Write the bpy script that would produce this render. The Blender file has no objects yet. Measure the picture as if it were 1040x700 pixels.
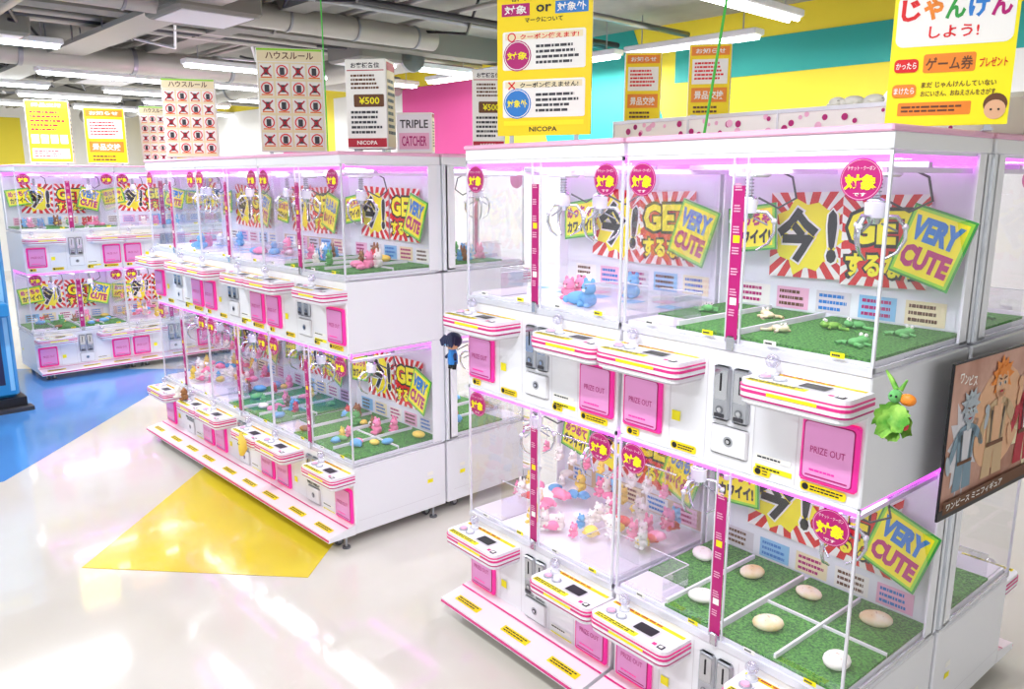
import bpy, math, random
from mathutils import Vector, Matrix
random.seed(7)
S = bpy.context.scene
S.view_settings.view_transform = 'Standard'
S.view_settings.exposure = 0.0

# ------------------------------------------------------------------ materials
def lin(h):
    h = h.lstrip('#')
    o = []
    for i in (0, 2, 4):
        c = int(h[i:i+2], 16) / 255
        o.append(c/12.92 if c <= .04045 else ((c+.055)/1.055)**2.4)
    return (*o, 1)
MATS = {}
def mat(name, hexc, rough=.4, metal=0, emit=0, ecol=None, coat=0, noise=None, bump=0):
    m = bpy.data.materials.new(name); m.use_nodes = True
    nt = m.node_tree; b = nt.nodes['Principled BSDF']
    b.inputs['Base Color'].default_value = lin(hexc)
    b.inputs['Roughness'].default_value = rough
    b.inputs['Metallic'].default_value = metal
    b.inputs['Coat Weight'].default_value = coat
    if emit:
        b.inputs['Emission Color'].default_value = lin(ecol or hexc)
        b.inputs['Emission Strength'].default_value = emit
    if noise:
        scale, hex2 = noise
        tc = nt.nodes.new('ShaderNodeTexCoord'); n = nt.nodes.new('ShaderNodeTexNoise')
        n.inputs['Scale'].default_value = scale; n.inputs['Detail'].default_value = 5
        r = nt.nodes.new('ShaderNodeValToRGB')
        r.color_ramp.elements[0].color = lin(hexc); r.color_ramp.elements[1].color = lin(hex2)
        r.color_ramp.elements[0].position = .35; r.color_ramp.elements[1].position = .65
        nt.links.new(tc.outputs['Object'], n.inputs['Vector'])
        nt.links.new(n.outputs['Fac'], r.inputs['Fac'])
        nt.links.new(r.outputs['Color'], b.inputs['Base Color'])
        if bump:
            bp = nt.nodes.new('ShaderNodeBump'); bp.inputs['Strength'].default_value = bump
            bp.inputs['Distance'].default_value = .01
            nt.links.new(n.outputs['Fac'], bp.inputs['Height'])
            nt.links.new(bp.outputs['Normal'], b.inputs['Normal'])
    MATS[name] = m
    return m
def glassmat(name, tint='#fdfdff', k=.05, k2=.35):
    m = bpy.data.materials.new(name); m.use_nodes = True
    nt = m.node_tree; nt.nodes.clear()
    o = nt.nodes.new('ShaderNodeOutputMaterial'); mx = nt.nodes.new('ShaderNodeMixShader')
    t = nt.nodes.new('ShaderNodeBsdfTransparent'); g = nt.nodes.new('ShaderNodeBsdfGlossy')
    t.inputs['Color'].default_value = lin(tint); g.inputs['Roughness'].default_value = .03
    lw = nt.nodes.new('ShaderNodeLayerWeight'); lw.inputs['Blend'].default_value = .25
    mr = nt.nodes.new('ShaderNodeMapRange'); mr.inputs['To Min'].default_value = k; mr.inputs['To Max'].default_value = k2
    nt.links.new(lw.outputs['Facing'], mr.inputs['Value']); nt.links.new(mr.outputs['Result'], mx.inputs[0])
    nt.links.new(t.outputs[0], mx.inputs[1]); nt.links.new(g.outputs[0], mx.inputs[2])
    nt.links.new(mx.outputs[0], o.inputs[0])
    MATS[name] = m
mat('white', '#f3f3f8', .28, coat=.2); mat('white_in', '#eef1f7', .5); mat('offwhite', '#dcd9de', .5)
mat('paper', '#faf8f2', .6); mat('cream', '#f5e8c0', .6); mat('pink', '#e22a86', .35, coat=.3)
mat('palepink', '#f3b9d6', .4); mat('shelfpink', '#f8e8f0', .35); mat('magenta', '#b80a72', .4); mat('hotpink', '#ee2c9c', .3, emit=.3)
mat('prizewin', '#d98cc4', .2, emit=.22, coat=.5); mat('alu', '#b9bcc4', .3, .8); mat('frame', '#e4e4ec', .25, .3); mat('chrome', '#d0d3da', .15, 1)
mat('steel', '#8c8f96', .35, .9); mat('black', '#121216', .4); mat('dark', '#3a3a40', .5); mat('yellow', '#ffe000', .5)
mat('lemon', '#fff210', .5); mat('red', '#e00c14', .5); mat('crimson', '#b8102e', .5); mat('orange', '#f08a24', .5)
mat('teal', '#19a5a0', .6); mat('green', '#2fa040', .5); mat('lime', '#9be03a', .5); mat('blue', '#2a7fd0', .5)
mat('skyblue', '#8cc8f0', .5); mat('navy', '#20264e', .6); mat('brown', '#6b4226', .6); mat('tan', '#d0b088', .6)
mat('pinkwall', '#dc4c96', .6); mat('yellowwall', '#f5e03a', .6); mat('tealwall', '#2aa79e', .6)
mat('turf', '#1c6228', .9, noise=(140, '#62b048'), bump=1.0)
mat('led_mag', '#ff5ce0', .5, emit=3.2, ecol='#e24cf4'); mat('led_white', '#fff4ff', .5, emit=9.0, ecol='#f8fbff')
mat('tube', '#ffffff', .5, emit=9.0, ecol='#f6fbff')
mat('plushpink', '#f58fb4', .9); mat('plushwhite', '#f6f2ea', .9); mat('plushyel', '#f5d860', .9); mat('plushblue', '#6fb4e4', .9)
mat('plushbrown', '#9a6a42', .9); mat('plushgreen', '#6cb86a', .9); mat('plushred', '#e0484e', .9); mat('bun', '#ecd08c', .8, noise=(18,'#f7efd8'))
mat('leaf', '#4f9c28', .6, noise=(25, '#a4d45a')); mat('posterbg', '#deb09e', .5, noise=(5, '#ac7660'))
mat('skin', '#e8b48c', .6); mat('hairgrey', '#b4bec6', .6); mat('rubber', '#5a5a5e', .7); mat('bluegrey', '#7f98a8', .6)
mat('ceil', '#96948f', .8, noise=(3, '#a4a29c')); mat('beam', '#86847d', .8); mat('duct', '#a5a39d', .4, .4); mat('floorblue', '#4f8cd0', .12, coat=.3)
mat('flooryel', '#e2ca34', .12, coat=.3); mat('wallw', '#f3f1ee', .7); mat('greenstr', '#4bd04b', .5); mat('bluecab', '#1c86c8', .35, coat=.3)
mat('floor', '#d9d4cc', .09, coat=.4, noise=(1.3, '#d3cdc2'))
glassmat('glass', k=.065, k2=.45); glassmat('acrylic', '#f6f4fc', .12, .6)

# ------------------------------------------------------------------ mesh builder
TC = {}
def text_geo(s, bold=.018):
    bold = float(bold) if not isinstance(bold, bool) else (.018 if bold else 0.)
    if (s, bold) in TC: return TC[(s, bold)]
    cu = bpy.data.curves.new('t', 'FONT'); cu.body = s; cu.resolution_u = 2
    cu.offset = bold
    ob = bpy.data.objects.new('t', cu); S.collection.objects.link(ob)
    dg = bpy.context.evaluated_depsgraph_get(); dg.update()
    me = bpy.data.meshes.new_from_object(ob.evaluated_get(dg))
    vs = [(v.co.x, v.co.y) for v in me.vertices]; fs = [tuple(p.vertices) for p in me.polygons]
    bpy.data.objects.remove(ob); bpy.data.curves.remove(cu); bpy.data.meshes.remove(me)
    if vs:
        x0 = min(v[0] for v in vs); x1 = max(v[0] for v in vs); y0 = min(v[1] for v in vs); y1 = max(v[1] for v in vs)
        w = max(x1-x0, 1e-3); h = max(y1-y0, 1e-3)
        vs = [((v[0]-x0)/w-.5, (v[1]-y0)/h-.5) for v in vs]
    TC[(s, bold)] = (vs, fs)
    return vs, fs
class MB:
    def __init__(s): s.v = []; s.f = []; s.m = []; s.sm = []; s.names = []
    def mi(s, n):
        if n not in s.names: s.names.append(n)
        return s.names.index(n)
    def add(s, vs, fs, m, smooth=False):
        o = len(s.v); k = s.mi(m); s.v += [tuple(v) for v in vs]
        for f in fs: s.f.append([i+o for i in f]); s.m.append(k); s.sm.append(smooth)
    def box(s, x0, x1, y0, y1, z0, z1, m):
        s.add([(x0,y0,z0),(x1,y0,z0),(x1,y1,z0),(x0,y1,z0),(x0,y0,z1),(x1,y0,z1),(x1,y1,z1),(x0,y1,z1)],
              [(3,2,1,0),(4,5,6,7),(0,1,5,4),(1,2,6,5),(2,3,7,6),(3,0,4,7)], m)
    def bbox(s, x0, x1, y0, y1, z0, z1, m, r=.01):
        def ring(z, i):
            return [(x0+i+r,y0+i,z),(x1-i-r,y0+i,z),(x1-i,y0+i+r,z),(x1-i,y1-i-r,z),(x1-i-r,y1-i,z),(x0+i+r,y1-i,z),(x0+i,y1-i-r,z),(x0+i,y0+i+r,z)]
        V = ring(z0, r)+ring(z0+r, 0)+ring(z1-r, 0)+ring(z1, r)
        F = [tuple(range(7,-1,-1)), tuple(range(24,32))]
        for k in range(3):
            for i in range(8):
                j = (i+1) % 8; F.append((k*8+i, k*8+j, k*8+8+j, k*8+8+i))
        s.add(V, F, m)
    def prism(s, poly, z0, z1, m):
        n = len(poly)
        s.add([(x,y,z0) for x,y in poly]+[(x,y,z1) for x,y in poly],
              [tuple(range(n-1,-1,-1)), tuple(range(n,2*n))]+[(i,(i+1)%n,n+(i+1)%n,n+i) for i in range(n)], m)
    def cyl(s, p0, p1, r0, m, r1=None, seg=14, cap=True):
        p0 = Vector(p0); p1 = Vector(p1); r1 = r0 if r1 is None else r1
        d = (p1-p0).normalized(); a = d.orthogonal().normalized(); b = d.cross(a)
        V = []
        for p, r in ((p0,r0),(p1,r1)):
            for i in range(seg):
                t = 2*math.pi*i/seg; V.append(p+a*math.cos(t)*r+b*math.sin(t)*r)
        F = [(i,(i+1)%seg,seg+(i+1)%seg,seg+i) for i in range(seg)]
        s.add(V, F, m, True)
        if cap: s.add(V, [tuple(range(seg-1,-1,-1)), tuple(range(seg,2*seg))], m)
    def ball(s, c, r, m, sc=(1,1,1), u=12, v=8, rot=0):
        V = []; F = []; R = Matrix.Rotation(rot, 3, 'Z')
        for j in range(v+1):
            ph = math.pi*j/v
            for i in range(u):
                t = 2*math.pi*i/u
                q = R @ Vector((math.sin(ph)*math.cos(t)*r*sc[0], math.sin(ph)*math.sin(t)*r*sc[1], math.cos(ph)*r*sc[2]))
                V.append(q+Vector(c))
        for j in range(v):
            for i in range(u):
                F.append((j*u+i, (j+1)*u+i, (j+1)*u+(i+1)%u, j*u+(i+1)%u))
        s.add(V, F, m, True)
    def tube(s, pts, r, m, seg=8):
        pts = [Vector(p) for p in pts]; V = []; F = []
        up = None
        for k, p in enumerate(pts):
            d = (pts[min(k+1,len(pts)-1)]-pts[max(k-1,0)]).normalized()
            if up is None: up = d.orthogonal().normalized()
            a = (up-d*up.dot(d)).normalized(); up = a; b = d.cross(a)
            rr = r[k] if isinstance(r, (list,tuple)) else r
            for i in range(seg):
                t = 2*math.pi*i/seg; V.append(p+a*math.cos(t)*rr+b*math.sin(t)*rr)
        for k in range(len(pts)-1):
            for i in range(seg):
                F.append((k*seg+i, k*seg+(i+1)%seg, (k+1)*seg+(i+1)%seg, (k+1)*seg+i))
        s.add(V, F, m, True)
    def mesh(s, name):
        me = bpy.data.meshes.new(name); me.from_pydata(s.v, [], s.f)
        for n in s.names: me.materials.append(MATS[n])
        me.polygons.foreach_set('material_index', s.m); me.polygons.foreach_set('use_smooth', s.sm)
        me.update(); return me
class PN:   # flat artwork on a real surface
    def __init__(s, mb, o, right, up, rot=0, step=.0012):
        s.mb = mb; s.o = Vector(o); R = Vector(right).normalized(); U = Vector(up).normalized()
        s.r = R*math.cos(rot)+U*math.sin(rot); s.u = U*math.cos(rot)-R*math.sin(rot); s.n = s.r.cross(s.u); s.step = step
    def P(s, x, y, l): return s.o+s.r*x+s.u*y+s.n*l*s.step
    def poly(s, pts, m, l=1): s.mb.add([s.P(x,y,l) for x,y in pts], [tuple(range(len(pts)))], m)
    def rect(s, x, y, w, h, m, l=1): s.poly([(x,y),(x+w,y),(x+w,y+h),(x,y+h)], m, l)
    def crect(s, x, y, w, h, m, l=1): s.rect(x-w/2, y-h/2, w, h, m, l)
    def rrect(s, x, y, w, h, r, m, l=1):
        p = []
        for cx, cy, a0 in ((x+w-r,y+h-r,0),(x+r,y+h-r,90),(x+r,y+r,180),(x+w-r,y+r,270)):
            for k in range(5):
                t = math.radians(a0+k*22.5); p.append((cx+r*math.cos(t), cy+r*math.sin(t)))
        s.poly(p, m, l)
    def circ(s, x, y, r, m, l=1, n=20): s.poly([(x+r*math.cos(2*math.pi*i/n), y+r*math.sin(2*math.pi*i/n)) for i in range(n)], m, l)
    def ell(s, x, y, rx, ry, m, l=1, n=20, a=0):
        s.poly([(x+rx*math.cos(t)*math.cos(a)-ry*math.sin(t)*math.sin(a), y+rx*math.cos(t)*math.sin(a)+ry*math.sin(t)*math.cos(a)) for t in [2*math.pi*i/n for i in range(n)]], m, l)
    def ring(s, x, y, r, w, m, l=1, n=18):
        V = [s.P(x+q*math.cos(2*math.pi*i/n), y+q*math.sin(2*math.pi*i/n), l) for q in (r, r-w) for i in range(n)]
        s.mb.add(V, [(i,(i+1)%n,n+(i+1)%n,n+i) for i in range(n)], m)
    def cross(s, x, y, r, w, m, l=1):
        for sg in (1,-1):
            d = r*.7; e = w*.5
            s.poly([(x-d-e*sg*.7,y-d*sg+e*.7),(x-d+e*sg*.7,y-d*sg-e*.7),(x+d+e*sg*.7,y+d*sg-e*.7),(x+d-e*sg*.7,y+d*sg+e*.7)][::sg*-1 or 1], m, l)
    def burst(s, x, y, rx, ry, n, k, m, l=1, ph=0, seed=1):
        rd = random.Random(seed); p = []
        for i in range(2*n):
            t = math.pi*i/n+ph; q = (1 if i%2 == 0 else k)*rd.uniform(.88, 1.08)
            p.append((x+rx*q*math.cos(t), y+ry*q*math.sin(t)))
        c = s.P(x,y,l); N = len(p)
        s.mb.add([c]+[s.P(a,b,l) for a,b in p], [(0,i+1,(i+1)%N+1) for i in range(N)], m)
    def rays(s, x, y, w, h, n, m, l=1, seed=1):
        rd = random.Random(seed); per = []
        for i in range(n):
            t = i/n*4; k = int(t); f = t-k
            per.append([(-w/2+f*w,-h/2),(w/2,-h/2+f*h),(w/2-f*w,h/2),(-w/2,h/2-f*h)][k])
        for i in range(0, n, 2):
            a = per[i]; b = per[(i+1)%n]
            if abs(a[0]-b[0]) > 1e-6 and abs(a[1]-b[1]) > 1e-6: continue
            q = rd.uniform(.25,.55); c = ((a[0]+b[0])/2*q, (a[1]+b[1])/2*q)
            s.poly([(x+a[0],y+a[1]),(x+b[0],y+b[1]),(x+c[0],y+c[1])], m, l)
    def text(s, x, y, w, h, t, m, l=2, bold=.018):
        vs, fs = text_geo(t, bold)
        if vs: s.mb.add([s.P(x+a*w, y+b*h, l) for a,b in vs], fs, m)
    def otext(s, x, y, w, h, t, m, mo, l=2, e=.006):
        s.text(x, y, w+e*2, h+e*2, t, mo, l, .09); s.text(x, y, w, h, t, m, l+1, .045)
    def lines(s, x, y, w, h, n, m, l=1, seed=0):
        rd = random.Random(seed+n)
        for i in range(n):
            yy = y+h-(i+.75)*h/n; xx = x; end = x+w*rd.uniform(.7, 1)
            while xx < end:
                q = w*rd.uniform(.05, .16); s.rect(xx, yy, min(q, end-xx), h/n*.5, m, l); xx += q+w*.02

W = .765; SX = 1.042; D = .56; H = 1.872; ZT = 1.815

# ------------------------------------------------------------------ claw machine pieces
def control_panel(mb, x0, x1, z, knob):
    y1 = -.13; r = .028
    def outl(g):
        p = [(x0-g, 0)]
        for k in range(5):
            t = math.radians(180+k*22.5); p.append((x0-g+r+r*math.cos(t), y1-g+r+r*math.sin(t)))
        for k in range(5):
            t = math.radians(270+k*22.5); p.append((x1+g-r+r*math.cos(t), y1-g+r+r*math.sin(t)))
        p.append((x1+g, 0)); return p
    lay = [(0,.008,'offwhite',-.012),(.008,.020,'white',-.004),(.020,.025,'magenta',.0),(.025,.036,'white',0),(.036,.044,'pink',.001),(.044,.050,'white',0),(.050,.054,'pink',.001),(.054,.066,'white',-.002)]
    for a, b, m, g in lay: mb.prism(outl(g), z-.066+a, z-.066+b, m)
    p = PN(mb, (x0, 0, z), (1,0,0), (0,1,0)); w = x1-x0
    p.rect(.012, -.024, w-.024, .016, 'yellow', 1); p.lines(.02, -.022, w-.05, .012, 1, 'crimson', 2)
    p.rect(.02, -.124, w*.55, .024, 'lemon', 1); p.lines(.024, -.121, w*.5, .018, 2, 'black', 2)
    p.rrect(w*.46, -.095, w*.30, .06, .006, 'offwhite', 1); p.rrect(w*.49, -.087, w*.24, .044, .004, 'black', 2)
    p.crect(w*.9, -.105, .022, .022, 'black', 1); p.crect(w*.9, -.105, .012, .012, 'paper', 2); p.crect(w*.82, -.105, .014, .014, 'pink', 1)
    for k, c in ((.15,'palepink'),(.29,'white')):
        mb.cyl((x0+w*k, -.068, z), (x0+w*k, -.068, z+.004), .018, 'alu', seg=18)
        mb.cyl((x0+w*k, -.068, z+.004), (x0+w*k, -.068, z+.009), .013, c, .011, seg=16)
    pf = PN(mb, (x0, y1-.001, z), (1,0,0), (0,0,1)); pf.rect(w*.3, -.029, w*.45, .009, 'lemon', 1)
    kx = x0+w*knob
    mb.cyl((kx, -.03, z), (kx, -.03, z+.020), .011, 'white', seg=12); mb.cyl((kx, -.03, z), (kx, -.03, z+.005), .018, 'frame', seg=16)
    mb.ball((kx, -.03, z+.036), .019, 'acrylic', u=14, v=10); mb.ball((kx, -.03, z+.03), .009, 'frame')
def prize_door(mb, x, z, w=.148, h=.172):
    mb.bbox(x, x+w, -.014, .002, z, z+h, 'hotpink', .006)
    p2 = PN(mb, (x, -.014, z), (1,0,0), (0,0,1))
    p2.rrect(.009, .009, w-.018, h-.018, .01, 'magenta', 1); p2.rrect(.012, .012, w-.024, h-.024, .009, 'prizewin', 2)
    p2.text(w/2, h*.52, w*.6, .018, 'PRIZE OUT', 'magenta', 3, False)
    p2.rect(.02, .018, w-.04, .004, 'magenta', 3); p2.lines(.03, .03, w-.06, .01, 1, 'hotpink', 3)
def front_section(mb, z0, z1, zc):
    mb.bbox(0, W, 0, D, z0, z1, 'white', .004)
    p = PN(mb, (0, -.0005, 0), (1,0,0), (0,0,1))
    control_panel(mb, .0, .305, zc, .22); control_panel(mb, .49, .776, zc, .13)
    prize_door(mb, .018, zc-.262); prize_door(mb, .608, zc-.262)
    for k in (0, 1):
        x = .340+k*.060
        mb.bbox(x, x+.054, -.012, .002, zc-.165, zc-.01, 'alu', .006)
        q = PN(mb, (x, -.012, zc-.165), (1,0,0), (0,0,1))
        q.rrect(.007, .06, .040, .085, .006, 'chrome', 1); q.rect(.024, .085, .005, .05, 'black', 2); q.circ(.026, .03, .012, 'steel', 1); q.circ(.026,.03,.007,'chrome',2)
        q.rrect(.01, .008, .032, .012, .003, 'dark', 1)
    mb.bbox(.338, .456, -.008, .002, zc-.265, zc-.18, 'offwhite', .004)
    q = PN(mb, (.397, -.008, zc-.222), (1,0,0), (0,0,1)); q.rrect(-.053,-.038,.106,.076,.006,'white',1); q.circ(0, 0, .015, 'alu', 2); q.circ(0, 0, .009, 'black', 3); q.circ(0,0,.006,'chrome',4)
    for xx in (.19, .315, .468, .592): p.rect(xx, z0+.012, .0022, z1-z0-.03, 'offwhite', 1)
    for xx, ww in ((.03,.05),(.20,.09),(.475,.05),(.61,.12)):
        p.rrect(xx, z0+.010, ww, .024, .008, 'yellow', 2); p.circ(xx+.014, z0+.022, .009, 'black', 3); p.lines(xx+.027, z0+.014, ww-.034, .016, 2, 'black', 3)
    p.crect(.215, zc-.19, .03, .03, 'lemon', 2); p.rect(.48, zc-.245, .1, .014, 'paper', 2)
    p.lines(.485, zc-.243, .09, .01, 1, 'dark', 3); p.rect(.48, zc-.275, .105, .014, 'lemon', 2); p.lines(.485, zc-.273, .09, .01, 1, 'black', 3)
def plush(mb, c, r, m, rd, kind=None):
    x, y, z = c; a = rd.uniform(0, 6.28)
    kind = kind if kind is not None else rd.randint(0, 2)
    ca, sa = math.cos(a), math.sin(a)
    if kind == 3:
        mb.ball((x,y,z+r*.55), r, m, (1.35,1.05,.6), u=16, v=10, rot=a)
        for k in range(3):
            o = (k-1)*.45*r; mb.tube([(x+ca*o-sa*r*.5, y+sa*o+ca*r*.5, z+r*1.0),(x+ca*o, y+sa*o, z+r*1.12-abs(k-1)*r*.1),(x+ca*o+sa*r*.5, y+sa*o-ca*r*.5, z+r*1.0)], r*.07, 'tan', 5)
    elif kind == 4:
        mb.ball((x,y,z+r*.5), r*.8, m, (1.3,.9,.6), rot=a); hx, hy = x+ca*r*1.1, y+sa*r*1.1
        mb.ball((hx,hy,z+r*.65), r*.62, m, (1,1.15,.8), rot=a)
        for sg in (-1,1):
            mb.ball((hx+sa*r*.35*sg,hy-ca*r*.35*sg,z+r*1.2), r*.23, 'plushwhite', u=8, v=6); mb.ball((hx+sa*r*.36*sg+ca*r*.12,hy-ca*r*.36*sg+sa*r*.12,z+r*1.28), r*.12, 'black', u=6, v=5)
            mb.tube([(x-ca*r*.7+sa*r*.5*sg, y-sa*r*.7-ca*r*.5*sg, z+r*.3),(x-ca*r*.6+sa*r*1.4*sg, y-sa*r*.6-ca*r*1.4*sg, z+r*.3),(x-ca*r*1.5+sa*r*1.5*sg, y-sa*r*1.5-ca*r*1.5*sg, z+r*.2)], [r*.3,r*.22,r*.24], m, 7)
            mb.tube([(x+ca*r*.6+sa*r*.5*sg, y+sa*r*.6-ca*r*.5*sg, z+r*.3),(x+ca*r*.9+sa*r*1.3*sg, y+sa*r*.9-ca*r*1.3*sg, z+r*.2)], [r*.22,r*.18], m, 7)
    elif kind == 0:
        mb.ball((x,y,z+r*.6), r, m, (1.25,.95,.65), rot=a)
        mb.ball((x+ca*r*1.0,y+sa*r*1.0,z+r*.7), r*.22, 'dark', (1,1,.6))
        mb.ball((x-ca*r*1.2,y-sa*r*1.2,z+r*.5), r*.35, m)
        for sg in (-1,1): mb.ball((x+sa*r*.8*sg,y-ca*r*.8*sg,z+r*.35), r*.35, m, (1,1,.5))
    else:
        mb.ball((x,y,z+r*.7), r*.75, m, (1,.9,.95))
        mb.ball((x,y-r*.1,z+r*1.75), r*.7, m)
        el = .9 if kind == 2 else .3
        for sg in (-1,1):
            mb.ball((x+sg*r*.45,y,z+r*(2.3+el*.3)), r*.26, m, (1,.6,1+el))
            mb.ball((x+sg*r*.7,y-r*.3,z+r*.9), r*.26, m, (1,1,1.4))
            mb.ball((x+sg*r*.4,y-r*.7,z+r*.25), r*.3, m, (1,1.3,.8))
            mb.ball((x+sg*r*.27,y-r*.72,z+r*1.85), r*.09, 'black', u=6, v=4)
        mb.ball((x,y-r*.75,z+r*1.6), r*.2, 'plushwhite', (1,.6,.8), u=8, v=6)
def claw(mb, x, y, zt, s=1.0):
    mb.bbox(x-.045, x+.045, y-.045, y+.045, zt-.05, zt-.015, 'frame', .006)
    mb.cyl((x,y,zt-.05), (x,y,zt-.12), .009, 'chrome')
    for k in range(6): mb.cyl((x,y,zt-.055-.01*k), (x,y,zt-.059-.01*k), .013, 'steel', seg=10)
    mb.cyl((x,y,zt-.115), (x,y,zt-.155), .028*s, 'frame', .026*s, seg=18); mb.cyl((x,y,zt-.155), (x,y,zt-.172), .022*s, 'chrome', .014*s, seg=18)
    mb.ball((x,y,zt-.112), .024*s, 'chrome', (1,1,.5))
    for k in range(3):
        t = 2*math.pi*k/3+.5; c, q = math.cos(t), math.sin(t)
        pts = [(.02,-.15),(.055,-.152),(.078,-.180),(.080,-.215),(.064,-.25),(.03,-.272)]
        mb.tube([(x+c*a*s, y+q*a*s, zt+(b+.15)*s-.15) for a, b in pts], [.005*s,.006*s,.006*s,.0055*s,.005*s,.003*s], 'chrome', 7)
        mb.tube([(x+c*.018*s, y+q*.018*s, zt-.17),(x+c*.06*s, y+q*.06*s, zt-.19)], .003, 'steel', 6)
        mb.ball((x+c*.078*s, y+q*.078*s, zt-.178), .009, 'frame', u=8, v=6)
def artwork(mb, z, seed):
    y = D-.034
    rd = random.Random(seed)
    def art_now(x, zz, rot, w=.25, h=.27):
        p = PN(mb, (x, y-.004, zz), (1,0,0), (0,0,1), rot)
        p.crect(0, 0, w, h, 'red', 1); p.rays(0, 0, w, h, 36, 'paper', 2, seed); p.burst(.0, -.005, w*.5, h*.45, 10, .82, 'lemon', 3, seed=seed)
        p.otext(-.03, 0, .14, .175, '今', 'black', 'paper', 4, .008)
        p.otext(.083, -.002, .032, .165, '!', 'black', 'paper', 4, .007)
    def art_get(x, zz, rot, w=.25, h=.27):
        p = PN(mb, (x, y-.006, zz), (1,0,0), (0,0,1), rot)
        p.crect(0, 0, w, h, 'red', 1); p.rays(0, 0, w, h, 40, 'paper', 2, seed+1); p.burst(0, -.01, w*.49, h*.42, 12, .87, 'red', 3, seed=seed+3)
        p.otext(0, .04, .21, .10, 'GET', 'lemon', 'black', 4, .011)
        p.otext(0, -.072, .215, .072, 'するなら', 'lemon', 'black', 4, .009)
    def card(x, zz, rot, a, b, w=.17, h=.13, c1='green', c2='magenta', yy=-.04):
        p = PN(mb, (x, y+yy, zz), (1,-.12,0), (0,.1,1), rot)
        p.crect(0, 0, w+.02, h+.02, 'green', 1); p.crect(0, 0, w+.008, h+.008, 'lime', 2); p.crect(0, 0, w-.008, h-.008, 'lemon', 3)
        p.text(0, h*.22, w*.88, h*.38, a, c1, 4, .06); p.text(0, -h*.22, w*.88, h*.36, b, c2, 4, .06)
        q = PN(mb, (x, y+yy+.003, zz), (-1,.12,0), (0,.1,1), -rot); q.crect(0, 0, w+.02, h+.02, 'paper', 1)
        mb.tube([(x, y+yy+.006, zz), (x, y, zz)], .004, 'frame', 5)
    j = rd.uniform(-.015, .015)
    k = seed % 3
    q = PN(mb, (0, y+.003, z), (1,0,0), (0,0,1)); q.rect(.03, .03, W-.06, .08, ('white_in','tan','white_in')[k], 1)
    for i in range(5): q.rect(.06+i*.135, .035, .11, .07, ('paper','skyblue','palepink','cream','offwhite')[(i*2+seed)%5], 2); q.lines(.07+i*.135, .04, .09, .06, 3, ('brown','blue','magenta')[(i+k)%3], 3, i)
    art_now(.275+j, z+.275, rd.uniform(-.08,.08)); art_get(.525, z+.27, rd.uniform(-.06,.06))
    if k != 1: card(.115, z+.29, .14, 'めっちゃ', 'カワイイ!', .17, .13, 'magenta', 'black')
    else: card(.115, z+.26, -.1, 'あつめて', 'カワイイ!', .16, .12, 'magenta', 'black')
    card(.675, z+.265, -.28, ('VERY','もふもふ','VERY')[k], ('CUTE','ぬいぐるみ','CUTE')[k], .16, .18, 'blue', 'magenta', -.055)
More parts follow.
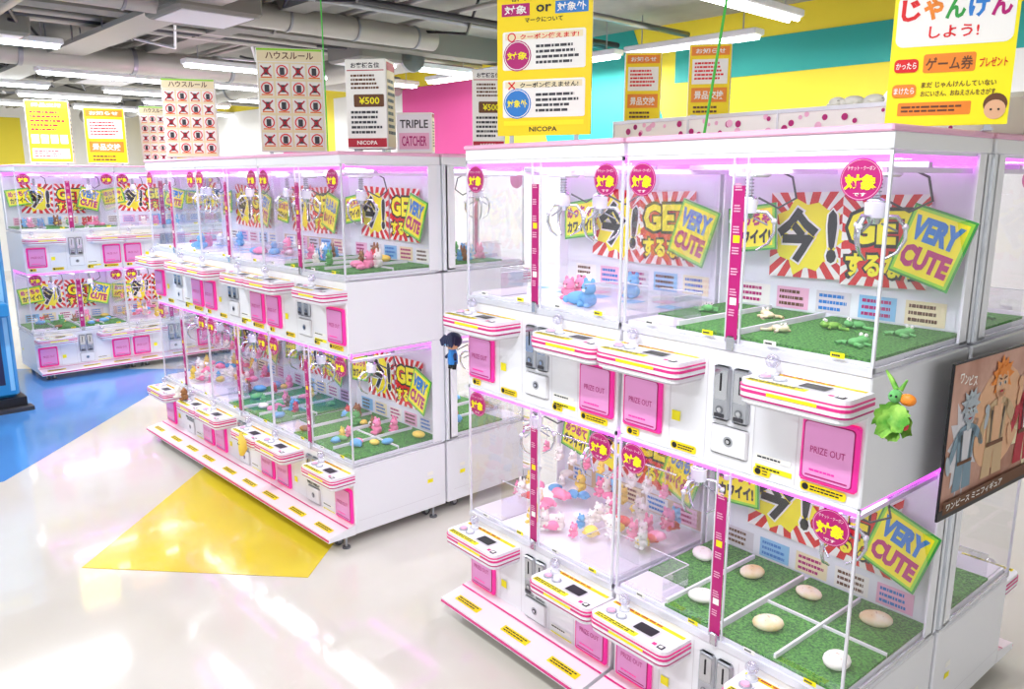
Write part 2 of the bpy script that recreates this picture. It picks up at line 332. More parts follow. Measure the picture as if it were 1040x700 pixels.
def bay(mb, gl, z0, z1, style, seed):
    rd = random.Random(seed)
    mb.box(0, W, D-.03, D, z0, z1, 'white_in')
    mb.box(.01, W-.01, .012, D-.03, z1-.008, z1, 'white_in')
    mb.box(.05, W-.05, .12, .24, z1-.016, z1-.008, 'led_white')
    mb.box(.008, W-.008, .010, .026, z1-.024, z1-.001, 'led_mag'); mb.box(.02, W-.02, D-.05, D-.03, z1-.028, z1-.008, 'led_mag')
    for x in (.015, W-.025): mb.box(x, x+.010, .03, D-.05, z1-.018, z1-.008, 'led_mag')
    for x in (.0, W-.007): mb.box(x, x+.007, 0, .007, z0, z1, 'frame')
    for x in (.0, W-.007): mb.box(x, x+.007, D-.075, D-.02, z0, z1, 'white')
    mb.box(0, W, -.004, .010, z0-.012, z0+.010, 'frame'); mb.box(0, W, .0, .010, z1-.010, z1, 'white')
    for x in (.362, .404): mb.box(x, x+.004, -.003, .004, z0+.010, z1-.010, 'frame')
    for x in (.0, W-.006): mb.box(x, x+.006, .0, D-.02, z0-.004, z0+.008, 'frame')
    p = PN(mb, (.385, -.0035, 0), (1,0,0), (0,0,1))
    p.crect(0, (z0+z1)/2-.03, .035, (z1-z0)*.80, 'magenta', 1)
    for k in range(7):
        zz = z0+.07+k*(z1-z0-.18)/6
        if k % 3 == 1: p.crect(0, zz, .02, .02, ('yellow','paper')[k%2], 2)
        p.lines(-.011, zz+.014, .022, .022, 3, 'palepink', 3, k)
    mb.bbox(.373, .397, -.012, -.003, z0-.01, z0+.03, 'chrome', .003)
    for x in (.062, .70):
        p = PN(mb, (x, -.0035, z1-.066), (1,0,0), (0,0,1))
        p.circ(0, 0, .049, 'magenta', 1, 28); p.ring(0,0,.046,.0012,'palepink',2,28); p.text(0, -.006, .076, .036, '対象', 'lemon', 3, .04); p.text(0, .026, .064, .010, 'チケット・クーポン', 'paper', 3, False); p.text(0,-.034,.03,.008,'です','paper',3)
    for k, x in enumerate((.11, .31, .5, .68)):
        p = PN(mb, (x, -.0035, z0+.028), (1,0,0), (0,0,1)); p.crect(0, 0, .035, .014, ('paper','lemon')[k%2], 1); p.lines(-.014,-.005,.028,.01,1,'dark',2)
    gl.add([(.007,.004,z0),(W-.007,.004,z0),(W-.007,.004,z1),(.007,.004,z1)], [(0,1,2,3)], 'glass')
    for x in (.003, W-.003): gl.add([(x,.007,z0),(x,D-.075,z0),(x,D-.075,z1),(x,.007,z1)], [(0,1,2,3)], 'glass')
    for x in (.03, .37, .735): mb.box(x-.006, x+.006, .03, D-.05, z1-.05, z1-.037, 'frame')
    for x0, x1, cy in ((.03,.37,.22+rd.uniform(-.06,.06)),(.37,.735,.25+rd.uniform(-.07,.06))):
        mb.box(x0, x1, cy-.012, cy+.012, z1-.037, z1-.022, 'alu')
        cx = (x0+x1)/2+rd.uniform(-.07,.07)
        claw(mb, cx, cy, z1-.01, .95)
        mb.tube([(cx+.05,cy+.03,z1-.03),(cx+.1,cy+.06,z1-.06),(cx+.11,cy+.07,z1-.12),(cx+.06,cy+.06,z1-.15),(cx+.02,cy+.02,z1-.12)], .0035, 'dark', 6)
    fz = z0+.02
    mb.box(.012, W-.012, .012, D-.03, z0-.01, fz, 'white')
    turfy = style in ('bun','frog','mixed')
    if turfy:
        mb.box(.014, .365, .15, D-.035, fz, fz+.008, 'turf'); mb.box(.385, W-.014, .014, D-.035, fz, fz+.008, 'turf')
        mb.box(.19, .365, .014, .15, fz, fz+.008, 'turf')
        for x in (.192,.375): mb.box(x-.004, x+.004, .02, .5, fz, fz+.022, 'white')
        if style != 'frog':
            mb.box(.56, .567, .02, .5, fz, fz+.022, 'white'); mb.box(.385, W-.014, .27, .277, fz, fz+.016, 'white')
    chx = (.02,) if turfy else (.02, .595)
    for x in chx:
        mb.box(x, x+.155, .02, .15, fz, fz+.003, 'offwhite')
        xe = x+(.155 if x < .3 else 0)
        for e in ((x,.15,x+.155,.15),(xe,.02,xe,.15)):
            gl.add([(e[0],e[1],fz),(e[2],e[3],fz),(e[2],e[3],fz+.09),(e[0],e[1],fz+.09)], [(0,1,2,3)], 'acrylic')
            mb.tube([(e[0],e[1],fz+.09),(e[2],e[3],fz+.09)], .002, 'frame', 5)
    cols = ['plushpink','plushwhite','plushyel','plushblue','plushbrown','plushgreen','plushred']
    if style == 'bun':
        for x, y, m in ((.1,.36,'plushwhite'),(.27,.12,'plushwhite'),(.28,.38,'bun'),(.47,.14,'bun'),(.46,.40,'bun'),(.67,.12,'plushwhite'),(.66,.41,'bun')):
            plush(mb, (x+rd.uniform(-.02,.02), y, fz+.008), rd.uniform(.030,.036), m, rd, 3)
    elif style == 'frog':
        for x, y in ((.1,.3),(.28,.34),(.44,.16),(.50,.32),(.53,.38),(.64,.14),(.68,.36)):
            plush(mb, (x+rd.uniform(-.02,.02), y, fz+.008), rd.uniform(.020,.025), rd.choice(('plushgreen','plushgreen','leaf','bun')), rd, 4)
    elif style == 'mixed':
        for k in range(22):
            x = rd.uniform(.06,.70); y = rd.uniform(.2,.46) if x < .2 else rd.uniform(.07,.46)
            plush(mb, (x,y,fz+.008), rd.uniform(.020,.034), cols[rd.randint(0,6)], rd, rd.choice((0,1,2,3)))
    elif style == 'pile':
        # display rail with plush toys hanging from pegs + heap below
        mb.cyl((.03,.36,z0+.30),(W-.03,.36,z0+.30),.004,'chrome',seg=8)
        for k in range(9):
            x = .07+k*.077; r = rd.uniform(.018,.024); c = ('plushpink','plushwhite','plushwhite','plushpink','plushyel')[k%5]
            mb.cyl((x,.36,z0+.30),(x,.36,z0+.255),.0015,'frame',seg=5); plush(mb, (x,.36,z0+.255-r*2.8), r, c, rd, 1+k%2)
        for k in range(60):
            x = rd.uniform(.05,.72); y = rd.uniform(.2,.46) if (x < .2 or x > .56) else rd.uniform(.06,.46)
            plush(mb, (x,y,fz+(y*.12)), rd.uniform(.020,.030), cols[rd.choice((0,1,1,1,1,0,0,2,3,6))], rd, rd.choice((0,0,1,2)))
    elif style == 'sheet':
        p = PN(mb, (.02,.17,fz), (1,0,0), (0,1,0))
        for i in range(9):
            for jn in range(4):
                if (i+jn) % 2: p.rrect(.02+i*.08, .01+jn*.085, .07, .075, .01, ('plushwhite','skyblue','palepink')[(i*3+jn+seed)%3], 1)
        for k in range(6): plush(mb, (rd.uniform(.2,.54),rd.uniform(.1,.42),fz), rd.uniform(.026,.038), cols[rd.choice((3,3,1,0))], rd, rd.choice((0,1)))
    artwork(mb, z0, seed)
ZA, ZB, ZC = .405, .95, 1.30     # lower deck, lower bay roof, upper deck
def cabinet(styles, seed):
    mb = MB(); gl = MB()
    front_section(mb, .055, ZA-.012, .370); front_section(mb, ZB, ZC-.012, 1.253)
    bay(mb, gl, ZA, ZB, styles[0], seed); bay(mb, gl, ZC, ZT, styles[1], seed+11)
    mb.bbox(0, W, -.004, D, ZT, H-.014, 'white', .004); mb.bbox(-.001, W+.001, -.012, D, H-.016, H, 'palepink', .004)
    V = [(0,-.15,.055),(W,-.15,.055),(W,0,.055),(0,0,.055),(0,-.15,.078),(W,-.15,.078),(W,0,.105),(0,0,.105)]
    mb.add(V, [(3,2,1,0),(0,1,5,4),(1,2,6,5),(3,0,4,7)], 'white'); mb.add(V, [(4,5,6,7)], 'shelfpink')
    mb.box(0, W, -.153, -.149, .062, .071, 'pink')
    p = PN(mb, (0,-.15,.0785), (1,0,0), (0,.15,.027))
    for x in (.05,.33,.58): p.rect(x, .03, .14, .03, 'yellow', 1); p.lines(x+.01, .034, .12, .022, 2, 'black', 2)
    p.rect(0,.105,W,.008,'pink',1)
    for sx, nx in ((0,-1),(W,1)):
        q = PN(mb, (sx, 0, 0), (0,nx,0), (0,0,1))
        s0 = (lambda a, w: a if nx > 0 else -a-w)
        q.rect(s0(.02,.5), .385, .5, .0018, 'offwhite', 1); q.rect(s0(.02,.5), .12, .5, .0018, 'offwhite', 1)
        q.rect(s0(.44,.035), .2, .035, .02, 'lemon', 1); q.rect(s0(.44,.035), .24, .035, .02, 'paper', 1)
    for x in (.06, W-.06):
        for y in (-.06, .47):
            mb.cyl((x-.009,y,.022), (x+.009,y,.022), .022, 'rubber', seg=16); mb.cyl((x-.011,y,.022), (x+.011,y,.022), .012, 'alu')
            mb.box(x-.014, x+.014, y-.012, y+.012, .035, .062, 'alu')
            mb.cyl((x+.05,y+.01,0), (x+.05,y+.01,.008), .02, 'rubber'); mb.cyl((x+.05,y+.01,.008), (x+.05,y+.01,.062), .006, 'alu')
    a, b = mb.mesh('cabinet_mesh'), gl.mesh('glass_mesh')
    for me in (a, b): me.transform(Matrix.Diagonal((SX,1,1,1)))
    return a, b
CAB = [cabinet(('pile','sheet'), 4), cabinet(('bun','frog'), 9), cabinet(('mixed','sheet'), 14), cabinet(('mixed','mixed'), 21)]

def put(name, me, loc, rz=0, parent=None):
    o = bpy.data.objects.new(name, me); S.collection.objects.link(o)
    o.location = loc; o.rotation_euler = (0,0,rz)
    if parent: o.parent = parent
    return o
L = Vector((-.686,.728,0)); B = Vector((.728,.686,0))
def ab(a, b, z=0): return L*a+B*b+Vector((0,0,z))
A0 = math.atan2(-.728, .686); A1 = A0+math.pi; A2 = math.atan2(.686, .728)
def machine(pos, rz, k):
    e = put('claw_machine', None, pos, rz); e.empty_display_size = .2
    put('cabinet', CAB[k][0], (0,0,0), 0, e); put('glass_panels', CAB[k][1], (0,0,0), 0, e)
    return e
PR = Vector((-.173, 3.075, 0)); XR = Vector((.639,-.769,0)).normalized(); YR = Vector((.769,.639,0)).normalized(); AR = math.atan2(XR.y, XR.x)
PP = .812
def rb(x, y, z=0): return PR+XR*x+YR*y+Vector((0,0,z))
for i, k in enumerate((0,1)): machine(rb(i*PP,0), AR, k)
for i, k in enumerate((2,1)): machine(rb((i+1)*PP-.01, 2*D+.012), AR+math.pi, k)
PL = .80; aL = 3.146; bL = 1.925
for i, k in enumerate((3,2,0)): machine(ab(aL+(i+1)*PL, bL), A0, k)
for i, k in enumerate((3,0,2)): machine(ab(aL+i*PL+.003, bL+2*D+.012), A1, k)
for i, k in enumerate((3,0,2)): machine(ab(7.9, 1.66+i*PL), A2, k)

# ------------------------------------------------------------------ signs
def sign(name, w, h, d, paint, loc, rz, foot=.02, body='paper'):
    mb = MB(); z0 = foot
    mb.bbox(-w/2, w/2, 0, d, z0, z0+h, body, .003)
    for x in (-w*.35, w*.35): mb.box(x-.012, x+.012, -.02, d+.02, 0.0005, .006, 'alu'); mb.box(x-.008, x+.008, d*.2, d*.8, .0005, z0+.004, 'alu')
    paint(PN(mb, (0, 0, z0), (1,0,0), (0,0,1)), w, h)
    side = PN(mb, (w/2, 0, z0), (0,1,0), (0,0,1))
    if d > .05: side.rect(.008, .01, d-.016, h*.86, 'cream', 1); side.rect(.008, h*.88, d-.016, h*.09, 'crimson', 1); side.lines(.015, h*.15, d-.03, h*.65, 9, 'dark', 2)
    return put(name, mb.mesh(name), loc, rz)
def p_coupon(p, w, h):
    p.crect(0, h/2, w, h, 'yellow', 1)
    p.text(0, h*.965, w*.7, h*.035, '各種チケット・クーポン', 'black', 2)
    p.crect(-w*.3, h*.89, w*.3, h*.085, 'magenta', 2); p.text(-w*.3, h*.89, w*.24, h*.06, '対象', 'paper', 3)
    p.text(0, h*.89, w*.16, h*.05, 'or', 'black', 3)
    p.crect(w*.29, h*.89, w*.34, h*.085, 'blue', 2); p.text(w*.29, h*.89, w*.3, h*.06, '対象外', 'paper', 3)
    p.text(0, h*.815, w*.4, h*.035, 'マークについて', 'black', 3)
    for yy, c, t, big in ((.5,'magenta','クーポン使えます!','対象'),(.16,'blue','クーポン使えません!','対象外')):
        p.rrect(-w*.44, h*(yy-.03), w*.88, h*.27, .008, 'paper', 2)
        p.crect(0, h*(yy+.205), w*.82, h*.045, 'cream', 3)
        if c == 'magenta': p.ring(-w*.34, h*(yy+.2), w*.045, w*.012, 'red', 4)
        else: p.cross(-w*.34, h*(yy+.2), w*.05, w*.014, 'red', 4)
        p.text(w*.06, h*(yy+.2), w*.62, h*.038, t, 'red' if c == 'magenta' else 'black', 4)
        p.circ(-w*.28, h*(yy+.07), w*.15, c, 3); p.ring(-w*.28, h*(yy+.07), w*.14, w*.008, 'paper', 4); p.text(-w*.28, h*(yy+.07), w*.22, h*.055, big, 'lemon', 4)
        p.lines(-w*.08, h*(yy+.0), w*.46, h*.15, 4, 'dark', 3, int(yy*10))
    p.crect(0, h*.09, w*.86, h*.035, 'lemon', 2); p.text(0, h*.045, w*.3, h*.035, 'NICOPA', 'black', 2)
def p_janken(p, w, h):
    p.crect(0, h/2, w, h, 'lemon', 1); p.rrect(-w*.47, h*.6, w*.94, h*.39, .02, 'paper', 2)
    for k, (t, c) in enumerate(zip('じゃんけん', ('red','orange','green','blue','magenta'))):
        p.text(-w*.36+k*w*.18, h*.87, w*.16, h*.16, t, c, 3, .04)
    p.text(0, h*.7, w*.4, h*.09, 'しよう!', 'red', 3)
    for yy, c, t in ((.46,'red','かったら'),(.27,'orange','まけたら')):
        p.rrect(-w*.46, h*(yy-.05), w*.2, h*.1, .01, c, 3); p.text(-w*.36, h*yy, w*.17, h*.05, t, 'paper', 4)
    p.rrect(-w*.22, h*.4, w*.42, h*.14, .006, 'orange', 2); p.text(-w*.01, h*.465, w*.38, h*.1, 'ゲーム券', 'brown', 3); p.text(w*.34, h*.46, w*.22, h*.07, 'プレゼント', 'red', 3)
    p.text(w*.08, h*.31, w*.6, h*.045, 'まだ じゃんけんしていない', 'brown', 3); p.text(w*.08, h*.245, w*.6, h*.045, 'おにいさん、おねえさんをさがす', 'brown', 3)
    p.rrect(-w*.4, h*.08, w*.6, h*.1, .004, 'orange', 2); p.lines(-w*.37, h*.1, w*.5, h*.06, 2, 'brown', 3)
    p.circ(w*.39, h*.15, w*.095, 'brown', 2); p.circ(w*.39, h*.11, w*.085, 'skin', 3); p.circ(w*.36, h*.11, w*.01, 'black', 4); p.circ(w*.42, h*.11, w*.01, 'black', 4)
def p_rules(p, w, h):
    p.crect(0, h*.93, w*.97, h*.11, 'cream', 1); p.text(0, h*.93, w*.72, h*.07, 'ハウスルール', 'brown', 2); p.crect(0, h*.985, w*.98, h*.02, 'lime', 2)
    p.crect(0, h*.44, w*.95, h*.85, 'cream', 1)
    for i in range(4):
        for j in range(5):
            x = -w*.36+i*w*.24; y = h*.78-j*h*.165
            p.crect(x, y, w*.21, h*.14, 'paper', 2); p.crect(x, y, w*.07, h*.07, 'dark', 3)
            p.ring(x, y+.002, w*.088, w*.018, 'red', 4) if (i+j) % 2 else p.cross(x, y, w*.11, w*.022, 'crimson', 4)
            p.crect(x, y-h*.06, w*.17, h*.012, 'orange', 4)
def p_notice(p, w, h):
    p.crect(0, h/2, w*.96, h*.97, 'paper', 1); p.text(0, h*.93, w*.7, h*.06, 'お客様各位', 'black', 3); p.crect(0, h*.875, w*.9, h*.01, 'crimson', 2)
    p.lines(-w*.36, h*.66, w*.72, h*.18, 4, 'brown', 2, 3); p.rrect(-w*.3, h*.47, w*.74, h*.14, .006, 'brown', 2); p.text(w*.08, h*.54, w*.5, h*.08, '¥500', 'lemon', 3)
    p.lines(-w*.38, h*.16, w*.76, h*.28, 5, 'dark', 2, 5); p.crect(0, h*.07, w*.96, h*.1, 'crimson', 2); p.text(0, h*.07, w*.5, h*.045, 'NICOPA', 'paper', 3)
def p_yr(p, w, h):
    p.crect(0, h/2, w*.97, h*.97, 'yellow', 1); p.crect(0, h*.9, w*.9, h*.12, 'orange', 2); p.text(0, h*.9, w*.7, h*.07, 'お知らせ', 'paper', 3)
    p.crect(0, h*.62, w*.84, h*.34, 'paper', 2); p.lines(-w*.36, h*.5, w*.72, h*.26, 5, 'red', 3, 2)
    p.crect(0, h*.3, w*.84, h*.2, 'orange', 2); p.text(0, h*.3, w*.7, h*.12, '景品交換', 'paper', 3); p.lines(-w*.36, h*.04, w*.72, h*.12, 2, 'brown', 3, 1)
def p_yg(p, w, h):
    p.crect(0, h/2, w*.97, h*.97, 'lemon', 1); p.crect(0, h*.92, w*.9, h*.1, 'orange', 2); p.text(0, h*.92, w*.7, h*.06, '景品交換', 'paper', 3); p.lines(-w*.4, h*.5, w*.8, h*.34, 5, 'crimson', 2, 4)
    for i in range(4): p.crect(-w*.33+i*w*.22, h*.38, w*.17, h*.14, ('paper','skyblue','palepink','paper')[i], 2)
    p.crect(0, h*.15, w*.85, h*.16, 'paper', 2); p.lines(-w*.38, h*.09, w*.7, h*.12, 3, 'red', 3, 9)
def p_triple(p, w, h):
    p.crect(0, h/2, w*.95, h*.9, 'white', 1); p.text(0, h*.72, w*.8, h*.2, 'TRIPLE', 'dark', 2); p.crect(0, h*.3, w*.85, h*.4, 'palepink', 2); p.text(0, h*.3, w*.7, h*.25, 'CATCHER', 'magenta', 3)
T = H
def w3(x, y, z=T): return (x, y, z)
sign('coupon_sign', .365, .505, .012, p_coupon, w3(.117,3.10), -.35, .04, 'yellow')
sign('janken_game_sign', .285, .335, .012, p_janken, w3(1.135,2.17), -.45, .016, 'lemon')
sign('house_rules_sign', .34, .53, .05, p_rules, w3(-1.17,4.41), .2)
sign('house_rules_sign', .33, .50, .05, p_rules, w3(-2.12,5.45), .25)
sign('house_rules_sign', .30, .54, .1, p_rules, w3(-3.42,7.95), .4)
sign('customer_notice_sign', .2, .41, .14, p_notice, w3(-.69,3.93), -.15)
sign('arcade_info_sign', .34, .54, .1, p_yg, w3(-4.10,7.30), .4)
sign('arcade_info_sign', .34, .50, .1, p_yr, w3(-3.75,7.60), .4)
sign('machine_topper_sign', .2, .22, .08, p_triple, w3(-.545,4.59), -.1)
sign('customer_notice_sign', .165, .40, .1, p_notice, w3(-.12,4.22), .0)
mb = MB()
mb.bbox(0, 2*PP, 0, .2, 0.001, .12, 'paper', .006)
pp = PN(mb, (0,0,0), (1,0,0), (0,0,1)); rd = random.Random(4)
for k in range(70):
    pp.circ(rd.uniform(.02, 2*PP-.02), rd.uniform(.02,.10), rd.uniform(.006,.014), rd.choice(('palepink','magenta','palepink')), 1+k%3, 12)
mb.box(0, 2*PP, -.005, 0, .108, .122, 'frame')
for k in range(5): mb.box(k*.4, k*.4+.006, -.006, 0, 0.001, .12, 'frame')
for k, (x, m) in enumerate(((.98,'plushwhite'),(1.04,'plushwhite'),(1.11,'plushwhite'))): plush(mb, (x,.08,.12), .03, m, random.Random(k), 0)
put('polka_dot_header', mb.mesh('polka_dot_header'), rb(0, .80, T), AR)
sign('prize_info_sign', .155, .29, .09, p_yr, w3(.57,3.63,T+.125), -.1, .0)
sign('prize_info_sign', .165, .28, .09, p_yr, w3(.79,3.34,T+.125), -.2, .0)

# ------------------------------------------------------------------ hanging mascots & toys
def toy(name, fn, loc, rz=0, sc=1):
    m = MB(); fn(m); o = put(name, m.mesh(name), loc, rz); o.data.transform(Matrix.Scale(sc, 4)); return o
def t_lettuce(m):
    rd = random.Random(5)
    for k in range(9):
        a = -math.pi/2+rd.uniform(-.55, .55); ln = rd.uniform(.07, .11); nU, nV = 9, 6; V = []; F = []
        dirv = Vector((math.cos(a), rd.uniform(-.35,.1), math.sin(a))).normalized(); sd = dirv.cross(Vector((0,1,.1))).normalized(); nn = dirv.cross(sd)
        for i in range(nU+1):
            for j in range(nV+1):
                s_ = i/nU; t_ = j/nV-.5; wd = math.sin(min(1, s_*1.05+.05)*math.pi*.85)*.05+.006
                V.append(dirv*ln*s_+sd*t_*wd*(1+.18*math.sin(i*2.6))+nn*(.007*math.sin(i*2.1+j*2.6+k)*s_+.014*t_*t_*4*s_)+Vector((.004*(k-4),-.0035*k,.02)))
        for i in range(nU):
            for j in range(nV): q = i*(nV+1)+j; F.append((q,q+1,q+nV+2,q+nV+1))
        m.add(V, F, 'leaf', True)
    m.ball((.026,-.012,.035), .019, 'orange', (1.2,.8,.9)); m.ball((-.006,-.015,.04), .019, 'plushgreen'); m.ball((-.012,-.032,.044), .0035, 'black', u=6, v=5); m.ball((.002,-.033,.044), .0035, 'black', u=6, v=5)
    m.ball((.03,-.03,-.035), .012, 'plushred'); m.ball((-.02,-.02,-.05), .010, 'bun')
    m.tube([(-.01,.0,.055),(-.03,.01,.08),(-.05,.02,.10)], [.008,.007,.003], 'leaf', 6); m.tube([(0,.0,.055),(.012,.01,.085)], [.008,.003], 'leaf', 6)
def t_bluehair(m):
    m.ball((0,0,0), .03, 'skin', (1,.9,.95)); m.ball((0,.006,.01), .035, 'navy', (1.05,.95,.95))
    for k in range(7):
        a = -1.3+k*.45; m.tube([(math.sin(a)*.02, -.015, .025), (math.sin(a)*.034, -.028, .008), (math.sin(a)*.032, -.03, -.012)], [.011,.009,.002], 'navy', 6)
    for sg in (-1,1): m.ball((sg*.011,-.028,-.004), .005, 'skyblue', u=8, v=6); m.tube([(sg*.012,0,-.045),(sg*.03,-.012,-.062)], [.009,.006], 'navy', 6); m.tube([(sg*.01,0,-.075),(sg*.013,-.004,-.105)], [.011,.008], 'black', 6)
    m.tube([(0,0,-.02),(0,0,-.05),(0,0,-.085)], [.012,.02,.02], 'blue', 8); m.tube([(0,0,.035),(.0,.01,.07)], .002, 'alu', 5)
def t_bear(mm):
    def f(m): plush(m, (0,0,0), .03, mm, random.Random(1), 1)
    return f
def t_banana(m):
    m.tube([(0,0,.05),(.0,0,.03),(.012,0,0),(.014,0,-.04),(-.004,0,-.075),(-.018,0,-.085)], [.004,.012,.022,.024,.014,.004], 'plushyel', 10); m.ball((.0,-.018,-.01), .005, 'black', u=6, v=5); m.ball((.018,-.018,-.01), .005, 'black', u=6, v=5)
toy('lettuce_mascot', t_lettuce, (.856,1.70,1.25), A0, .8)
toy('blue_haired_doll', t_bluehair, rb(-.035, -.05, 1.12), A0)
toy('bear_plush', t_bear('plushbrown'), ab(aL+1.83, bL-.085, .377), A0)
toy('puppy_plush', t_bear('plushwhite'), ab(aL+1.92, bL-.09, .377), A0)
toy('banana_plush', t_banana, ab(aL+.86, bL-.165, .36), A0)

# anime banner hung beside the end cabinet
mb = MB(); bw, bh = .85, .435
mb.box(0, bw, 0, .006, 0, bh, 'black'); p = PN(mb, (0,0,0), (1,0,0), (0,0,1), step=.0008); p.rect(.004,.03,bw-.008,bh-.034,'posterbg',1)
def fig(x, s, hair, face, coat, trim, sd):
    b0 = .07
    p.poly([(x-.06*s,b0),(x-.005*s,b0),(x+.0*s,b0+.1*s),(x-.05*s,b0+.12*s)], coat, 3); p.poly([(x+.005*s,b0),(x+.065*s,b0),(x+.05*s,b0+.12*s),(x+.0*s,b0+.1*s)], coat, 3)
    p.poly([(x-.05*s,b0+.09*s),(x+.05*s,b0+.09*s),(x+.06*s,b0+.2*s),(x-.06*s,b0+.2*s)], coat, 4)
    p.ell(x, b0+.19*s, .064*s, .03*s, coat, 4)
    p.ell(x-.078*s, b0+.15*s, .017*s, .06*s, coat, 4, a=-.45); p.ell(x-.11*s, b0+.10*s, .014*s, .035*s, face, 5, a=.3)
    p.ell(x+.08*s, b0+.17*s, .017*s, .055*s, coat, 4, a=.8); p.ell(x+.13*s, b0+.21*s, .013*s, .034*s, face, 5, a=-.2); p.ell(x+.126*s, b0+.245*s, .016*s, .016*s, face, 6)
    p.poly([(x-.02*s,b0+.09*s),(x+.02*s,b0+.09*s),(x+.028*s,b0+.2*s),(x-.028*s,b0+.2*s)], trim, 5)
    p.rect(x-.05*s, b0+.088*s, .1*s, .012*s, 'brown', 6); p.ell(x, b0+.215*s, .014*s, .02*s, face, 6)
    for sg in (-1,1): p.poly([(x+sg*.03*s,b0+.1*s),(x+sg*.034*s,b0+.1*s),(x+sg*.04*s,b0+.19*s),(x+sg*.034*s,b0+.19*s)][::sg], 'dark', 6)
    hy = b0+.26*s
    p.burst(x, hy+.02*s, .068*s, .062*s, 11, .62, hair, 6, seed=sd); p.ell(x, hy, .036*s, .042*s, face, 7)
    p.poly([(x-.012*s,hy-.038*s),(x+.012*s,hy-.038*s),(x+.026*s,hy-.018*s),(x-.026*s,hy-.018*s)], face, 7)
    p.burst(x, hy+.034*s, .042*s, .022*s, 7, .5, hair, 8, seed=sd+1)
    for sg in (-1,1):
        p.ell(x+sg*.015*s, hy+.0*s, .0085*s, .005*s, 'paper', 8, 12); p.ell(x+sg*.015*s, hy, .004*s, .0048*s, 'black', 9, 10)
        p.poly([(x+sg*.006*s,hy+.009*s),(x+sg*.024*s,hy+.014*s),(x+sg*.024*s,hy+.018*s),(x+sg*.006*s,hy+.013*s)][::sg], 'brown', 9)
    p.poly([(x-.002*s,hy-.004*s),(x+.004*s,hy-.012*s),(x-.003*s,hy-.012*s)], 'tan', 9); p.ell(x, hy-.022*s, .011*s, .003*s, 'crimson', 8)
p.burst(.1, .2, .09, .15, 14, .7, 'offwhite', 2, seed=3); p.ell(.3,.24,.16,.15,'skin',2); p.burst(.55,.2,.16,.16,14,.75,'cream',2,seed=9)
fig(.11, .85, 'hairgrey', 'hairgrey', 'bluegrey', 'offwhite', 5); fig(.29, 1.05, 'orange', 'skin', 'tan', 'skin', 6); fig(.50, 1.05, 'lemon', 'skin', 'crimson', 'paper', 8); fig(.71, 1., 'brown', 'skin', 'navy', 'paper', 11)
p.rect(.004,.022,bw-.008,.035,'brown',12); p.text(.19,.040,.34,.022,'ワンピース ミニフィギュア','paper',13)
for k in range(4): p.text(.03+k*.026,.395-.006*k,.022,.026,'ワンピス'[k],'paper',12)
put('anime_banner', mb.mesh('anime_banner'), (1.135,1.99,.85), math.atan2(.60,.80))

# blue game cabinet at far left
mb = MB()
mb.bbox(-.7, 0, 0, .6, .1, 1.66, 'bluecab', .02); mb.box(-.72, .03, -.05, .62, .0, .1, 'black'); mb.box(-.74,.06,-.12,.0,.0,.03,'dark')
p = PN(mb, (-.7,0,0), (1,0,0), (0,0,1)); p.rect(.03,.9,.62,.6,'black',1); p.rect(.05,.92,.58,.56,'skyblue',2); p.text(.35,1.58,.5,.07,'GAME','lemon',2); p.rect(.64,.15,.03,1.45,'skyblue',1); p.rect(.03,.2,.58,.5,'navy',1)
mb.bbox(-.68,-.04,-.2,.0,.75,.85,'bluecab',.01)
for k in range(4): mb.cyl((-.5+k*.1,-.12,.85),(-.5+k*.1,-.12,.87),.025,('red','yellow','green','pink')[k])
put('arcade_cabinet', mb.mesh('arcade_cabinet'), ab(6.98,1.33), A2)

# ------------------------------------------------------------------ room
def simple(name, fn, loc=(0,0,0), rz=0):
    m = MB(); fn(m); return put(name, m.mesh(name), loc, rz)
RZ = math.atan2(.728,-.686)     # room frame: x = a (along the aisle), y = -b
CZ = 3.15
simple('floor', lambda m: m.box(-9, 22, -8, 8, -.1, 0, 'floor'), (0,0,0), RZ)
simple('floor_inlay_yellow', lambda m: m.prism([(-1.977,3.38),(-.914,3.287),(-.86,3.75),(-1.9,4.85)], .0005, .002, 'flooryel'))
simple('floor_inlay_blue', lambda m: m.prism([(-9,2.9),(-4.2,3.3),(-3.0,4.45),(-3.0,7.3),(-9,7.3)], .0005, .002, 'floorblue'))
def wall_b(m):
    m.box(-4, 19, -6.6, -6.42, 0, CZ, 'wallw')
    q = PN(m, (0,-6.42,0), (-1,0,0), (0,0,1), step=.004)
    q.rect(-19, 2.05, 23, CZ-2.05, 'yellowwall', 1)
    q.poly([(-6.2,2.05),(-4.6,2.05),(-5.1,CZ),(-6.7,CZ)], 'tealwall', 2)
    q.poly([(-4.6,2.62),(4,2.62),(4,2.92),(-4.6,2.92)], 'tealwall', 3)
    q.poly([(-2.9,2.05),(-1.9,2.05),(-1.5,2.62),(-2.5,2.62)], 'wallw', 2); q.poly([(-1.2,2.05),(-.6,2.05),(-.3,2.62),(-.9,2.62)], 'wallw', 2)
    q.poly([(-8.9,2.05),(-7.4,2.05),(-7.4,CZ-.25),(-8.9,CZ-.25)], 'pinkwall', 2)
    q.poly([(-10.6,2.05),(-8.9,2.05),(-8.9,CZ-.25),(-10.6,CZ-.25)], 'wallw', 2)
    q.poly([(-12.2,2.05),(-11.4,2.05),(-11.4,CZ-.25),(-12.2,CZ-.25)], 'pinkwall', 2)
    q.poly([(-15.6,2.05),(-12.2,2.05),(-12.2,CZ-.25),(-15.6,CZ-.25)], 'wallw', 2)
simple('wall_right', wall_b, (0,0,0), RZ)
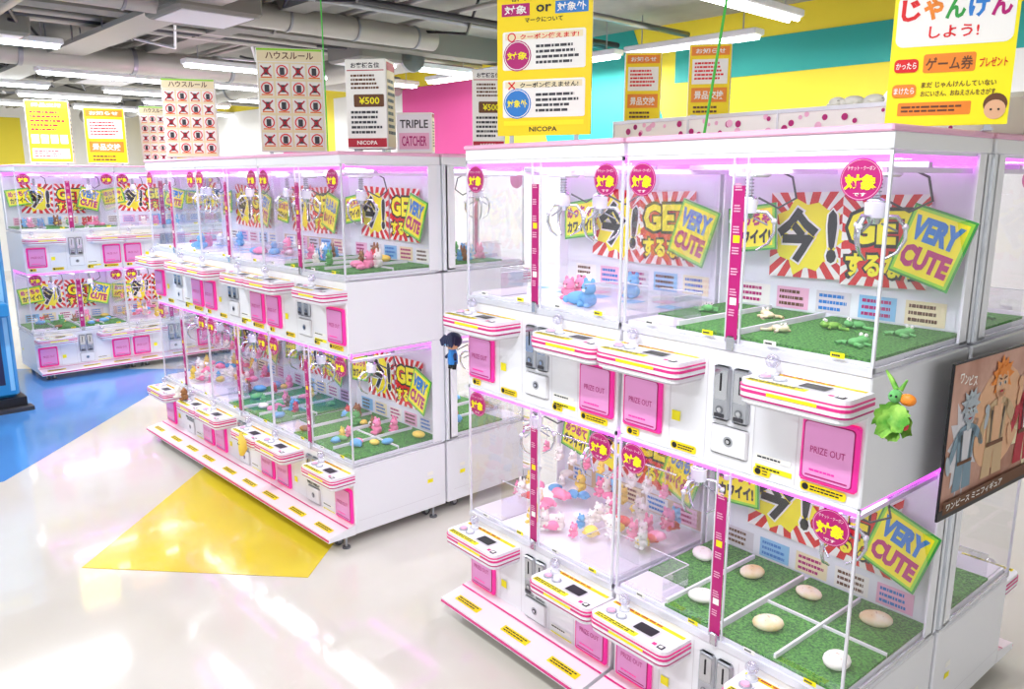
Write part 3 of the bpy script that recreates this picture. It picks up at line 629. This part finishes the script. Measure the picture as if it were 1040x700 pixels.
def wall_a(m):
    m.box(18, 18.2, -6.42, 8, 0, CZ, 'wallw')
    q = PN(m, (18,6,0), (0,-1,0), (0,0,1), step=.004)
    for k, c in enumerate(('yellowwall','wallw','wallw','wallw','yellowwall','wallw')): q.rect(k*2, 2.0, 2, .9, c, 1)
simple('wall_back', wall_a, (0,0,0), RZ)
def ceil(m): m.box(-4, 18.2, -6.6, 8, CZ, CZ+.1, 'ceil')
simple('ceiling', ceil, (0,0,0), RZ)
def beams(m):
    for a in (6.4, 9.6, 12.8): m.box(a, a+.22, -6.42, 6, CZ-.22, CZ, 'beam')
    for b in (-1.0, 3.2): m.box(-2, 18, -b-.1, -b+.1, CZ-.16, CZ, 'beam')
simple('ceiling_beams', beams, (0,0,0), RZ)
def ducts(m):
    m.cyl((6.6,-4.9,CZ-.24),(17,-4.9,CZ-.24),.13,'duct',seg=20); m.cyl((8.7,-6.2,CZ-.25),(8.7,4,CZ-.25),.12,'duct',seg=18)
    m.cyl((5.9,-4.6,CZ-.2),(5.9,3,CZ-.2),.09,'duct',seg=18); m.cyl((4.2,-1.5,CZ-.16),(10,-1.5,CZ-.16),.07,'duct',seg=16)
    for k in range(11): m.cyl((6.6+k,-4.9,CZ-.24),(6.64+k,-4.9,CZ-.24),.14,'steel',seg=20)
    for k in range(10): m.cyl((8.7,-6+k,CZ-.25),(8.7,-5.96+k,CZ-.25),.13,'steel',seg=18)
    for k in range(12): m.cyl((5.9,-4.4+k*.6,CZ-.2),(5.9,-4.38+k*.6,CZ-.2),.097,'steel',seg=18)
    m.box(3,17,-2.5,-2.2,CZ-.26,CZ-.22,'duct'); m.box(6,16,-.2,.35,CZ-.35,CZ-.12,'duct')
    for k in range(18): m.cyl((3+k*.8,-2.5,CZ-.24),(3+k*.8,-2.5,CZ),.008,'steel',seg=6); m.cyl((3+k*.8,-2.2,CZ-.24),(3+k*.8,-2.2,CZ),.008,'steel',seg=6)
    for b in (1.1,1.25,1.9,2.8,3.0,3.7,3.82,4.3,.3,-.5): m.cyl((1,-b,CZ-.1),(17.5,-b,CZ-.1),.022,'duct',seg=8)
    for a in (4.4,5.2,5.35,7.2,7.35,7.5,9.2,10.4,11,12,14): m.cyl((a,-6.3,CZ-.14),(a,5,CZ-.14),.026,('duct','dark','steel')[int(a*10)%3],seg=8)
    for k in range(24):
        a = 3.6+k*.45; c = .2+(k*1.37)%4.4
        m.tube([(a,-c,CZ-.05),(a+.5,-c-.3,CZ-.2),(a+1.1,-c-.1,CZ-.12),(a+1.9,-c-.4,CZ-.22),(a+2.6,-c-.2,CZ-.06)], .013, ('dark','white','dark','black')[k%4], 6)
    for a, b in ((5.5,2.2),(10,2.9),(6.6,4.3),(7.4,1.2)): m.bbox(a,a+.6,-b-.6,-b,CZ-.3,CZ-.02,'beam',.02); m.box(a+.05,a+.55,-b-.55,-b-.05,CZ-.305,CZ-.3,'offwhite')
simple('ceiling_ductwork', ducts, (0,0,0), RZ)
def fixture_mesh():
    m = MB(); m.bbox(-.65,.65,-.07,.07,.0,.05,'white',.008); m.cyl((-.62,-.035,-.012),(.62,-.035,-.012),.017,'tube'); m.cyl((-.62,.035,-.012),(.62,.035,-.012),.017,'tube')
    for x in (-.5,.5): m.cyl((x,0,.05),(x,0,.30),.006,'alu',seg=8)
    return m.mesh('fluorescent_fixture')
FX = fixture_mesh()
fixt = [(7.75,1.45,0),(7.75,-.1,0),(8.1,3.9,0),(8.1,5.4,0),(11.2,4.1,0),(11.2,2.2,0),(11.2,5.6,0),(14,4.5,0),(14,2.8,0),(14,5.8,0),(9.7,3.0,0),(9.7,4.7,0),(12.4,3.4,0),(12.4,5.0,0),(6.8,5.2,0),
        (2.95,4.85,0),(4.1,5.9,1),(5.5,5.9,1),(7.0,5.9,1),(5.2,.6,0),(1.2,5.7,1),(1.0,.6,1),(3.0,.2,1),(3.0,-1.6,1),(5.0,-1.6,1),(1.0,-1.6,1)]  # closing entries near the camera are out of view, added for illumination
lit = {(7.75,1.45),(8.1,3.9),(11.2,4.1),(2.95,4.85),(5.5,5.9),(5.2,.6),(1.0,.6),(3.0,-1.6),(14,4.5)}  # fixtures given an area light, including the added unseen ones near the camera
for i, (a, b, o) in enumerate(fixt):
    rz = (A0 if o else A2)
    put('fluorescent_fixture', FX, ab(a,b,CZ-.30), rz)
    if (a, b) in lit:
        ld = bpy.data.lights.new('tube_light', 'AREA'); ld.shape = 'RECTANGLE'; ld.size = 1.2; ld.size_y = .12; ld.energy = 55 if a < 9 else 150; ld.color = (.94,.97,1)
        lo = bpy.data.objects.new('fluorescent_light', ld); S.collection.objects.link(lo); lo.location = ab(a,b,CZ-.34); lo.rotation_euler = (0,0,rz)
simple('green_cord', lambda m: m.tube([(-.99,4.38,CZ),(-.985,4.385,2.5),(-.985,4.39,H+.01)], .004, 'greenstr', 6))
simple('green_cord', lambda m: m.tube([(.83,3.0,CZ),(.78,3.03,2.5),(.71,3.06,H+.01)], .005, 'greenstr', 6))

# ------------------------------------------------------------------ world + camera
w = bpy.data.worlds.new('world'); S.world = w; w.use_nodes = True
w.node_tree.nodes['Background'].inputs[0].default_value = (.95,.98,1.02,1); w.node_tree.nodes['Background'].inputs[1].default_value = 1.15
cd = bpy.data.cameras.new('camera'); cd.sensor_width = 36; cd.lens = 810/1040*36; cd.clip_start = .05
co = bpy.data.objects.new('camera', cd); S.collection.objects.link(co)
co.location = (0,0,1.75); co.rotation_euler = (math.radians(90-11.72),0,0)
S.camera = co
